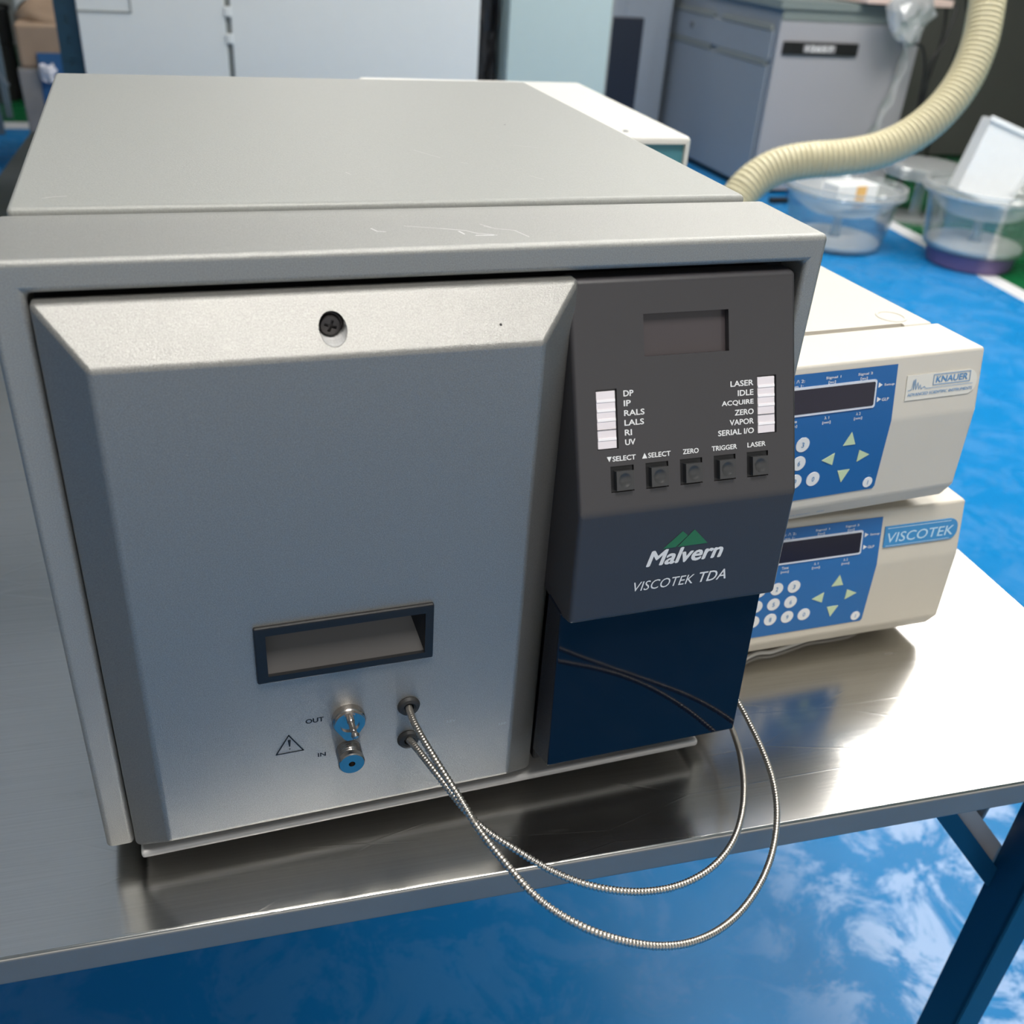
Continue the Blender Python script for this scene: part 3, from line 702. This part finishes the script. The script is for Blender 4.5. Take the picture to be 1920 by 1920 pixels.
        for s, u, z, wd in items: text(b, s, f1, u, yy(z)-.0008, wd, th_, .012, lift=L_)
        if nm_ == 'menu_print':
            for zc in (-.0193, -.0298): poly(b, f1, [(-.0985, yy(zc)+.0020), (-.0985, yy(zc)-.0020), (-.0948, yy(zc))], L_)
        obj(nm_, b, M['ink'], mem, smooth=0)
    # badge
    ya, yb = yy(-.0335), yy(-.0150)
    if upper:
        b = BM(); poly(b, f1, rrect(-.0725, -.0050, ya, yb, .0090, 10, 'bc'), .0008, .0006); bd = obj('badge', b, M['badge'], fas, label='cream maker badge with blue print')
        b = BM(); text(b, 'KNAUER', f1, -.0455, yy(-.0222), .0305, .0046, .028, .1, lift=.0011)
        stroke(b, f1, [(-.0478, yy(-.0236)), (-.0128, yy(-.0236)), (-.0128, yy(-.0162)), (-.0478, yy(-.0162))], .0005, .0014, True)
        stroke(b, f1, [(-.0500, yy(-.0256)), (-.0095, yy(-.0256))], .0003, .0014)
        stroke(b, f1, [(-.0710, yy(-.0260)), (-.0680, yy(-.0255)), (-.0665, yy(-.0185)), (-.0660, yy(-.0255)), (-.0650, yy(-.0180)), (-.0638, yy(-.0255)), (-.0625, yy(-.0205)), (-.0612, yy(-.0255)), (-.0600, yy(-.0225)), (-.0590, yy(-.0255)), (-.0560, yy(-.0240)), (-.0545, yy(-.0256)), (-.0500, yy(-.0256))], .0004, .0014)
        text(b, 'ADVANCED SCIENTIFIC INSTRUMENTS', f1, -.0712, yy(-.0302), .0620, .0022, .01, .1, lift=.0014)
        obj('badge_print', b, M['blueink'], bd, smooth=0)
        f3 = Frame((0, -.0125, -.112), (1, 0, 0), (0, -.0085, .015))
        b = BM(); text(b, 'UV Detector', f3, -.1520, -.0105, .0180, .0018, .0, lift=.0004); text(b, '2500', f3, -.1280, -.0105, .0070, .0018, 0, lift=.0004); obj('model_print', b, M['blueink'], fas, smooth=0)
    else:
        b = BM(); poly(b, f1, rrect(-.0790, -.0060, yy(-.0325), yy(-.0145), .0080, 8, 'bc'), .0014, .0014); bd = obj('badge', b, M['bluebadge'], fas, label='glossy blue badge with pale letters')
        b = BM(); stroke(b, f1, [(-.0770, yy(-.0160)), (-.0140, yy(-.0160))], .0006, .0017); stroke(b, f1, [(-.0770, yy(-.0312)), (-.0140, yy(-.0312))], .0005, .0017); text(b, 'VISCOTEK', f1, -.0765, yy(-.0285), .0660, .0085, .006, .15, lift=.0017); obj('badge_letters', b, M['paleblue'], bd, smooth=0)
    return t
cream_instrument('detector_unit', 'upper cream instrument with cream oval maker badge, stacked on its twin', (.6544, .0808, .2614), R(2.95), M['cream'], M['membrane'], True)
cream_instrument('detector_unit', 'lower cream instrument with glossy blue badge, standing on the steel table', (.6888, .0809, .1227), R(-.66), M['cream2'], M['membrane2'], False)
b = BM(); tube(b, spline([(.455, .060, -.0158), (.5147, .086, -0.0158), (0.536, 0.0865, -0.0158), (0.56, 0.0905, -0.0158), (0.5785, 0.0936, -0.0158), (0.6053, 0.0930, -0.0158), (0.6287, 0.096, -0.0158), (.65, .115, -.0158), (.66, .15, -.0158)], .004), .0019, 10)
tag(obj('power_cable', b, M['wcable'], smooth=60), 'white cable lying on the steel table along the foot of the lower cream instrument', 'cable')

# white instrument with teal front, behind the analyser
t = thing('power_supply_box', 'white cased instrument with teal front behind the grey analyser', 'lab instrument', (.69, .645, TZ), R(-1.5))
bm = BM(); box(bm, -.34, 0, .0, .40, .012, .3175, .006, 3)
c = BM(); box(c, -.333, -.0075, -.02, .010, .02, .309); bm = cut(bm, [c]); obj('case', bm, M['white_case'], t, smooth=40)
b = BM(); box(b, -.333, -.0075, .006, .012, .02, .309); fp = obj('front_panel', b, M['teal_front'], t, label='teal front panel')
b = BM(); box(b, -.075, -.045, .003, .0065, .275, .290); obj('rocker_switch', b, M['grey_m'], fp)
b = BM(); lathe(b, [(.004, 0), (.003, .001), (0, .0015)], (-.075, .03, .3175), (0, 0, 1), 16); obj('case_screw', b, M['grey_m'], t)
for fx, fy in ((-.30, .04), (-.04, .04), (-.30, .36), (-.04, .36)):
    b = BM(); lathe(b, [(.010, 0), (.011, .013)], (fx, fy, 0), (0, 0, 1), 16); obj('foot', b, M['rubber'], t)

# ------------------------------------------------------------------ ribbed hose
HP = [(1.80, 1.70, 2.36), (1.80, 1.66, 1.4), (1.795, 1.60, .80), (1.7918, 1.532, 0.572), (1.7881, 1.4836, 0.4958), (1.7808, 1.455, 0.4478), (1.7681, 1.4281, 0.3995), (1.7476, 1.3915, 0.3317), (1.7123, 1.3659, 0.2723), (1.6602, 1.3471, 0.2137), (1.5956, 1.3392, 0.1647), (1.5223, 1.3441, 0.1303), (1.446, 1.3612, 0.1127), (1.3714, 1.3864, 0.1086), (1.3168, 1.3982, 0.0954), (1.2713, 1.3996, 0.0714), (1.2358, 1.3939, 0.0424), (1.2045, 1.3813, 0.0051), (1.17, 1.37, -.08), (1.15, 1.40, -.30), (1.18, 1.46, -.58), (1.27, 1.56, -.735), (1.5, 1.7, -.757), (1.9, 1.9, -.757)]
path = spline(smooth_path(HP, 1), .0022)
b = BM(); tube(b, path, lambda i: .0360+(.0012, .0018, .0018, .0010, -.0008)[i % 5], 32, False)
tag(obj('exhaust_hose', b, M['hose'], smooth=80), 'thick beige ribbed hose curving down behind the instruments', 'hose')

# ------------------------------------------------------------------ clear tubs on the floor
def tub(loc, label, base):
    t = thing('clear_tub', label, 'tub', loc, 0, 'clear plastic tubs on the blue floor')
    z0 = .075 if base else .002; h = .27+z0
    b = BM(); lathe(b, [(.20, z0), (.228, z0+.006), (.268, h-.012), (.264, h-.012), (.224, z0+.010), (.0, z0+.010)], n=64, cap=False); obj('tub_wall', b, M['tub'], t, smooth=40)
    b = BM(); lathe(b, [(.266, h-.02), (.288, h-.016), (.295, h-.006), (.290, h+.006), (.272, h+.004), (.264, h-.012)], n=64, cap=False)
    lathe(b, [(.275, h+.014), (.290, h+.016), (.292, h+.024), (.276, h+.027)], n=64, cap=False); obj('rim', b, M['rim'], t, smooth=40)
    b = BM(); lathe(b, [(.262, h-.005), (.24, h-.06), (.17, h-.105), (.05, h-.118), (.0, h-.118)], n=64, cap=False); obj('inner_bowl', b, M['bowl'], t, smooth=60)
    b = BM(); lathe(b, [(.030, z0+.036), (.022, z0+.06), (.022, h-.13), (.035, h-.119)], n=24); obj('stem', b, M['rim'], t, smooth=60)
    b = BM(); lathe(b, [(0, z0+.012), (.215, z0+.012), (.220, z0+.020), (.220, z0+.030), (.21, z0+.036), (0, z0+.036)], n=48, cap=False); obj('base_disc', b, M['disc'], t, label='dusty white disc')
    if base:
        b = BM(); lathe(b, [(0, 0), (.185, 0), (.195, .01), (.205, .073), (0, .073)], n=48, cap=False); obj('base_ring', b, M['purple'], t, label='purple base ring')
    return t
tub((3.21, 3.65, Zf), 'clear plastic tub under the hose with a taped card box in it', False)
tub((3.72, 3.27, Zf), 'clear plastic tub on a purple base ring, right of the other tub', True)
t = thing('card_box', 'low white card box with orange sticker lying in the left clear tub', 'box', (3.23, 3.65, Zf+.175), R(4))
b = BM(); box(b, -.11, .13, -.06, .06, .0, .120, .003, 1); cb = obj('carton', b, M['card'], t)
b = BM(); box(b, .0, .06, -.0615, -.0602, .01, .115); obj('sticker', b, M['orange'], cb)
# white case tilted in the right tub
t = thing('white_container', 'white open container leaning in the right clear tub', 'container', (3.70, 3.25, Zf+.40), R(-30)); t.rotation_euler = (R(-6), R(17), R(-30))
bm = BM(); prism(bm, [(-.14, -.10), (.10, -.10), (.125, .22), (-.165, .22)], 'y', -.08, .10, .006, 2)
c = BM(); prism(c, [(-.13, -.09), (.09, -.09), (.113, .25), (-.153, .25)], 'y', -.07, .09); bm = cut(bm, [c]); wc = obj('container_body', bm, M['card'], t, smooth=40)
b = BM(); box(b, -.175, .135, -.09, -.078, .205, .228, .003, 2); obj('top_flange', b, M['card'], wc)
b = BM(); box(b, .075, .090, -.088, -.078, -.02, .17, .003, 2); obj('side_rib', b, M['card'], wc)
b = BM(); box(b, .0, .028, -.092, -.088, .215, .232); obj('tab', b, M['yellow'], wc)
# stacked clear lids behind the right tub
for k in range(3):
    b = BM(); lathe(b, [(.0, .018), (.17, .016), (.20, .004), (.212, 0), (.214, .006), (.20, .018), (.17, .022), (0, .024)], n=48, cap=False)
    o = obj('clear_dish', b, M['rim'], smooth=40); o.location = (3.98, 4.02, Zf+.235+k*.022); tag(o, 'round clear plastic dish in the stack behind the right tub, '+('lowest of three', 'middle of three', 'topmost of three')[k], 'dish', 'stacked clear dishes')
t = thing('dish_stand', 'round stand holding the clear dishes behind the right tub', 'stand', (3.98, 4.02, Zf))
b = BM(); lathe(b, [(.15, 0), (.15, .02), (.03, .03), (.03, .21), (.12, .233)], n=32); obj('column', b, M['rim'], t)

# ------------------------------------------------------------------ bench cabinet
t = thing('bench_cabinet', 'grey floor cabinet with drawers and a black label holder on its end', 'cabinet', (3.295, 4.62, Zf))
BH = 1.0
b = BM(); box(b, 0, .90, 0, 1.75, .03, BH-.0401); obj('carcass', b, M['bench'], t)
b = BM(); box(b, -.006, .905, -.018, 0, .02, .900, .002, 1); obj('end_panel', b, M['bench_end'], t, label='lilac grey end panel')
b = BM(); box(b, .02, .88, .03, 1.70, 0, .03); obj('plinth', b, M['black'], t)
b = BM(); box(b, -.03, .95, -.03, 1.80, BH-.04, BH+.0); obj('worktop', b, M['worktop'], t, label='grey green worktop')
b = BM(); box(b, .0, .93, -.012, -.002, .905, BH-.04); obj('apron', b, M['worktop'], t)
for y0, y1, z0, z1, nm in ((.03, 1.29, .700, .845, 'drawer'), (.03, 1.29, .04, .672, 'door'), (1.34, 1.73, .04, .845, 'door')):
    b = BM(); box(b, -.018, 0, y0, y1, z0, z1, .003, 1); dd = obj(nm, b, M['bench'], t)
    if nm == 'drawer':
        b = BM(); lathe(b, [(.018, 0), (.018, .006), (0, .008)], (-.018, .95, .78), (-1, 0, 0), 16); obj('lock', b, M['grey_m'], dd)
b = BM()
for y0, y1, z in ((.05, .60, .676), (.70, 1.26, .676), (.05, .60, .849), (.70, 1.26, .849)): box(b, -.022, -.001, y0, y1, z, z+.022)
obj('finger_pull', b, M['seam'], t, label='dark finger pull gaps')
b = BM(); box(b, .025, .50, -.036, -.018, .740, .805, .004, 2); lh = obj('label_holder', b, M['black'], t, label='black label holder bar')
b = BM(); box(b, .15, .35, -.0385, -.036, .755, .792, .001, 1); pl = obj('label_plate', b, simple('grey label plate', (.30, .29, .30, 1), .4), lh)
b = BM(); text(b, '12657', Frame((0, -.0387, 0), (1, 0, 0), (0, 0, 1)), .165, .758, .17, .030, .02); obj('label_digits', b, M['ink'], pl, smooth=0)
# pale pink board lying on the worktop, overhanging on the right
t = thing('counter_board', 'board with a pale pink edge lying on the grey cabinet and overhanging to the right', 'board', (3.745, 4.53, Zf+1.0))
b = BM(); box(b, 0, .56, 0, .60, .006, .04, .003, 1); obj('board_top', b, M['pink'], t)
b = BM(); box(b, 0, .555, .005, .595, 0, .006); obj('underside', b, M['black'], t)
# plastic bag
def crumple(bm, amp, sc):
    for v in bm.verts:
        n_ = noise.noise_vector(v.co*sc); v.co += n_*amp
b = BM(); bmesh.ops.create_icosphere(b, subdivisions=4, radius=1)
for v in b.verts:
    z = v.co.z; k = .35+.65*min(1, (z+1)/1.1)
    v.co = Vector((v.co.x*.15*k, v.co.y*.07*k, z*.17))
crumple(b, .035, 9); crumple(b, .012, 35)
o = obj('plastic_bag', b, M['film'], smooth=20); o.location = (3.97, 4.42, .155); tag(o, 'crumpled clear plastic bag hanging from the pink edged board', 'bag')
b = BM(); pth = [(4.08, 4.580, .11), (4.10, 4.578, -.03), (4.10, 4.575, -.12), (4.07, 4.575, -.27), (4.02, 4.575, -.44), (4.0, 4.575, -.62)]
P = spline(pth, .02); pv = None
for i, p_ in enumerate(P):
    wv = .03+.01*math.sin(i*.7); a_ = b.verts.new(p_+Vector((-wv, .01*math.sin(i*.9), 0))); c_ = b.verts.new(p_+Vector((wv, 0, 0))); d_ = b.verts.new(p_+Vector((0, .012, 0)))
    if pv: b.faces.new((pv[0], a_, d_, pv[2])); b.faces.new((pv[2], d_, c_, pv[1]))
    pv = (a_, c_, d_)
tag(obj('plastic_strip', b, M['film'], smooth=60), 'long clear plastic strip hanging down the end of the grey cabinet', 'plastic film')
# cables
for pts_, lab in (([(4.30, 4.50, .22), (4.285, 4.47, .19), (4.235, 4.45, .03), (4.175, 4.44, -.06), (4.20, 4.44, -.28), (4.16, 4.44, -.60), (4.2, 4.44, -.785)], 'black cable hanging from the board, crossing the dark partition'),
                  ([(4.32, 4.60, .22), (4.33, 4.58, .05), (4.29, 4.56, -.20), (4.26, 4.56, -.55), (4.3, 4.56, -.785)], 'straight black cable hanging closest to the hose'),
                  ([(4.02, 4.52, .20), (4.04, 4.5, .03), (4.12, 4.48, .02), (4.18, 4.48, -.09), (4.20, 4.48, -.26), (4.25, 4.5, -.785)], 'black cable looping beside the plastic bag'),
                  ([(4.90, 4.9, 2.39), (4.68, 4.9, .8), (4.70, 4.9, .25), (4.78, 4.9, .08), (4.74, 4.92, -.10), (4.8, 5.0, -.79)], 'black cable hanging to the right of the hose')):
    b = BM(); tube(b, spline(pts_, .03), .008, 8); tag(obj('black_cable', b, M['cable'], smooth=60), lab, 'cable', 'black cables by the dark partition')
t = thing('partition_board', 'dark grey partition board standing on the green floor', 'partition', (4.30, 5.45, Zf))
b = BM(); box(b, 0, 3.2, 0, .06, .03, 1.5, .004, 1); obj('board', b, M['dark'], t)
b = BM(); box(b, .2, .26, -.15, .22, 0, .03); box(b, 2.9, 2.96, -.15, .22, 0, .03); obj('foot_rail', b, M['black'], t)
# small blue thing on the floor by the cabinet
t = thing('blue_clamp', 'small blue plastic piece on the floor at the foot of the grey cabinet', 'clamp', (3.46, 4.40, Zf))
b = BM(); lathe(b, [(.05, 0), (.05, .05), (.03, .06)], n=24); obj('clamp_body', b, M['bluebit'], t)
b = BM(); box(b, -.16, -.04, -.02, .02, 0, .03, .005, 2); obj('clamp_arm', b, M['drum'], t)

# ------------------------------------------------------------------ tall cabinets behind the table
t = thing('white_cabinet', 'tall white enamelled double door cabinet behind the table', 'cabinet', (-.105, 3.0, Zf))
b = BM(); box(b, 0, 1.235, .02, .70, .05, 1.45, .006, 2); obj('cabinet_body', b, M['fridge'], t)
for x0, x1 in ((.002, .422), (.438, 1.233)):
    b = BM(); box(b, x0, x1, -.012, .019, .06, 1.44, .004, 2); dd = obj('door', b, M['fridge'], t)
    if x0 < .1:
        b = BM(); box(b, .0, .150, -.014, -.0118, .979, .984); box(b, .150, .154, -.014, -.0118, .979, 1.44); obj('panel_seam', b, M['seam'], dd)
b = BM(); box(b, .4225, .4375, .0, .019, .06, 1.44); obj('door_gap', b, M['seam'], t)
for z in (.905, .98, .60):
    b = BM(); box(b, .419, .441, -.016, -.004, z, z+.028, .003, 2); obj('hinge', b, M['fridge'], t)
b = BM(); box(b, .05, 1.18, .06, .66, 0, .05); obj('plinth', b, M['black'], t)
t = thing('pale_green_cabinet', 'pale green enamelled cabinet right of the white one', 'cabinet', (1.225, 3.0, Zf))
b = BM(); box(b, 0, .375, 0, .6, .05, 1.45, .006, 2); obj('cabinet_body', b, M['pale'], t)
b = BM(); box(b, .004, .371, -.014, -.001, .06, 1.44, .004, 2); obj('door', b, M['pale'], t)
b = BM(); box(b, .371, .379, -.010, .03, .06, 1.44); obj('edge_strip', b, M['seam'], t)
b = BM(); box(b, .03, .34, .04, .56, 0, .05); obj('plinth', b, M['black'], t)
# black sheeted thing between them
b = BM(); bmesh.ops.create_grid(b, x_segments=10, y_segments=50, size=.5)
for v in b.verts:
    x, y = v.co.x, v.co.y
    v.co = Vector((1.178+x*.072+noise.noise(Vector((x*2, y*9, 0)))*.012, 3.06+noise.noise(Vector((x*5, y*7, 3)))*.03, Zf+.03+(y+.5)*1.06))
r = bmesh.ops.extrude_face_region(b, geom=b.faces[:]); bmesh.ops.translate(b, verts=[e for e in r['geom'] if isinstance(e, bmesh.types.BMVert)], vec=(0, .12, 0))
o = obj('black_cover_sheet', b, M['blackbag'], smooth=60); tag(o, 'crumpled black plastic sheet hanging between the white and pale green cabinets', 'sheet')
t = thing('navy_board', 'dark navy board standing left of the grey cabinet', 'board', (2.55, 5.2, Zf))
b = BM(); box(b, .0, .225, 0, .05, .02, .835, .004, 1); obj('board_panel', b, M['navy'], t)
b = BM(); box(b, .0, .225, -.1, .15, 0, .02, .004, 1); obj('board_foot', b, M['navy'], t)
t = thing('grey_column', 'grey filler column between navy board and grey cabinet', 'column', (2.80, 5.75, Zf))
b = BM(); box(b, 0, .42, 0, .3, 0, 1.2, .004, 1); obj('column_body', b, M['bench'], t)
b = BM(); box(b, .10, .32, -.006, 0, .05, 1.15, .002, 1); obj('column_panel', b, M['bench'], t)

# ------------------------------------------------------------------ left background
t = thing('shelf_upright', 'teal perforated shelving upright beside the white cabinet', 'shelving post', (-.180, 3.2, Zf))
bm = BM(); box(bm, 0, .065, 0, .040, 0, 1.45, .001, 1)
cs = []
for k in range(9):
    c = BM(); box(c, .026, .038, -.01, .006, .745+k*.060, .765+k*.060); cs.append(c)
bm = cut(bm, cs); obj('upright', bm, M['teal'], t)
b = BM(); box(b, .005, .065, -.004, .0, .815, .822); obj('shelf_clip', b, M['teal'], t)
b = BM(); box(b, -.02, .085, -.02, .06, 0, .008); obj('foot_plate', b, M['teal'], t)
t = thing('wrapped_pallet_load', 'brown cartons wrapped in cloudy film on a pallet', 'cartons', (-.545, 5.2, Zf))
b = BM(); box(b, .02, .60, 0, .6, .10, .50, .01, 2); crumple(b, .01, 5); obj('wrapped_base', b, M['wrap'], t)
b = BM(); box(b, .03, .59, .01, .59, .50, .70, .02, 3); obj('carton', b, M['kraft'], t)
b = BM(); bmesh.ops.create_icosphere(b, subdivisions=4, radius=1)
for v in b.verts: v.co = Vector((.31+v.co.x*.30, .28+v.co.y*.27, .70+v.co.z*.10))
crumple(b, .03, 8); obj('paper_wrap', b, M['kraft'], t, label='crumpled brown paper')
b = BM(); box(b, .115, .40, -.006, .002, .14, .575, .002, 1); bp_ = obj('printed_panel', b, M['bluebox'], t)
b = BM(); bmesh.ops.create_icosphere(b, subdivisions=3, radius=.034); crumple(b, .035, 30); bmesh.ops.translate(b, verts=b.verts, vec=(.165, -.02, .49)); obj('film_knot', b, simple('white film knot', (.75, .74, .80, 1), .4), t)
b = BM(); box(b, 0, .62, -.01, .61, 0, .10, .004, 1); obj('pallet', b, M['wrap'], t)
t = thing('black_drum', 'black drum lying at the far left on the green floor', 'drum', (-1.02, 7.4, Zf))
b = BM(); lathe(b, [(.26, 0), (.27, .01), (.27, .33), (.26, .34), (.27, .35), (.27, .54), (.24, .55), (0, .55)], n=48); obj('drum_body', b, M['drum'], t)
b = BM(); lathe(b, [(.275, .0), (.28, .006), (.275, .02)], (0, 0, .54), n=48, cap=False); obj('drum_ring', b, M['rubber'], t)
# steel rack pole with braces at far left
t = thing('wire_rack', 'bluish grey steel rack with white tubs on it at the far left', 'rack', (-.78, 6.2, Zf))
for x, y in ((0, 0), (-1.0, 0), (0, .5), (-1.0, .5)):
    b = BM(); box(b, x-.02, x+.02, y-.02, y+.02, 0, 1.5, .002, 1); obj('post', b, simple('bluish grey rack paint', (.12, .17, .22, 1), .4) if 'rackp' not in M else M['rackp'], t)
b = BM(); box(b, -1.02, .02, -.02, .52, .80, .83); obj('shelf', b, M['bench'], t)
b = BM(); tube(b, spline([(0, -.03, .40), (.03, -.04, .37), (.07, -.04, .30), (.10, -.03, .26)], .02), .008, 8); obj('brace', b, M['bench'], t)
t = thing('grey_machine', 'pale grey machine with a dark round opening behind the cartons', 'machine', (-.70, 7.2, Zf))
b = BM(); box(b, 0, .60, 0, .5, .03, 1.2, .03, 3); obj('machine_body', b, M['fridge'], t)
b = BM(); lathe(b, [(.10, 0), (.11, .02), (.08, .03), (.07, 0)], (.12, 0, .52), (0, -1, 0), 32); obj('port', b, M['drum'], t)
b = BM(); box(b, .33, .59, -.01, .0, .30, 1.15, .004, 1); obj('side_panel', b, M['seam'], t)
b = BM(); box(b, .03, .57, .03, .47, 0, .03); obj('plinth', b, M['black'], t)

# ------------------------------------------------------------------ lift everything so that the floor is z = 0
for o in S.objects:
    if o.parent is None and o.type != 'CAMERA':
        o.location.z += FL
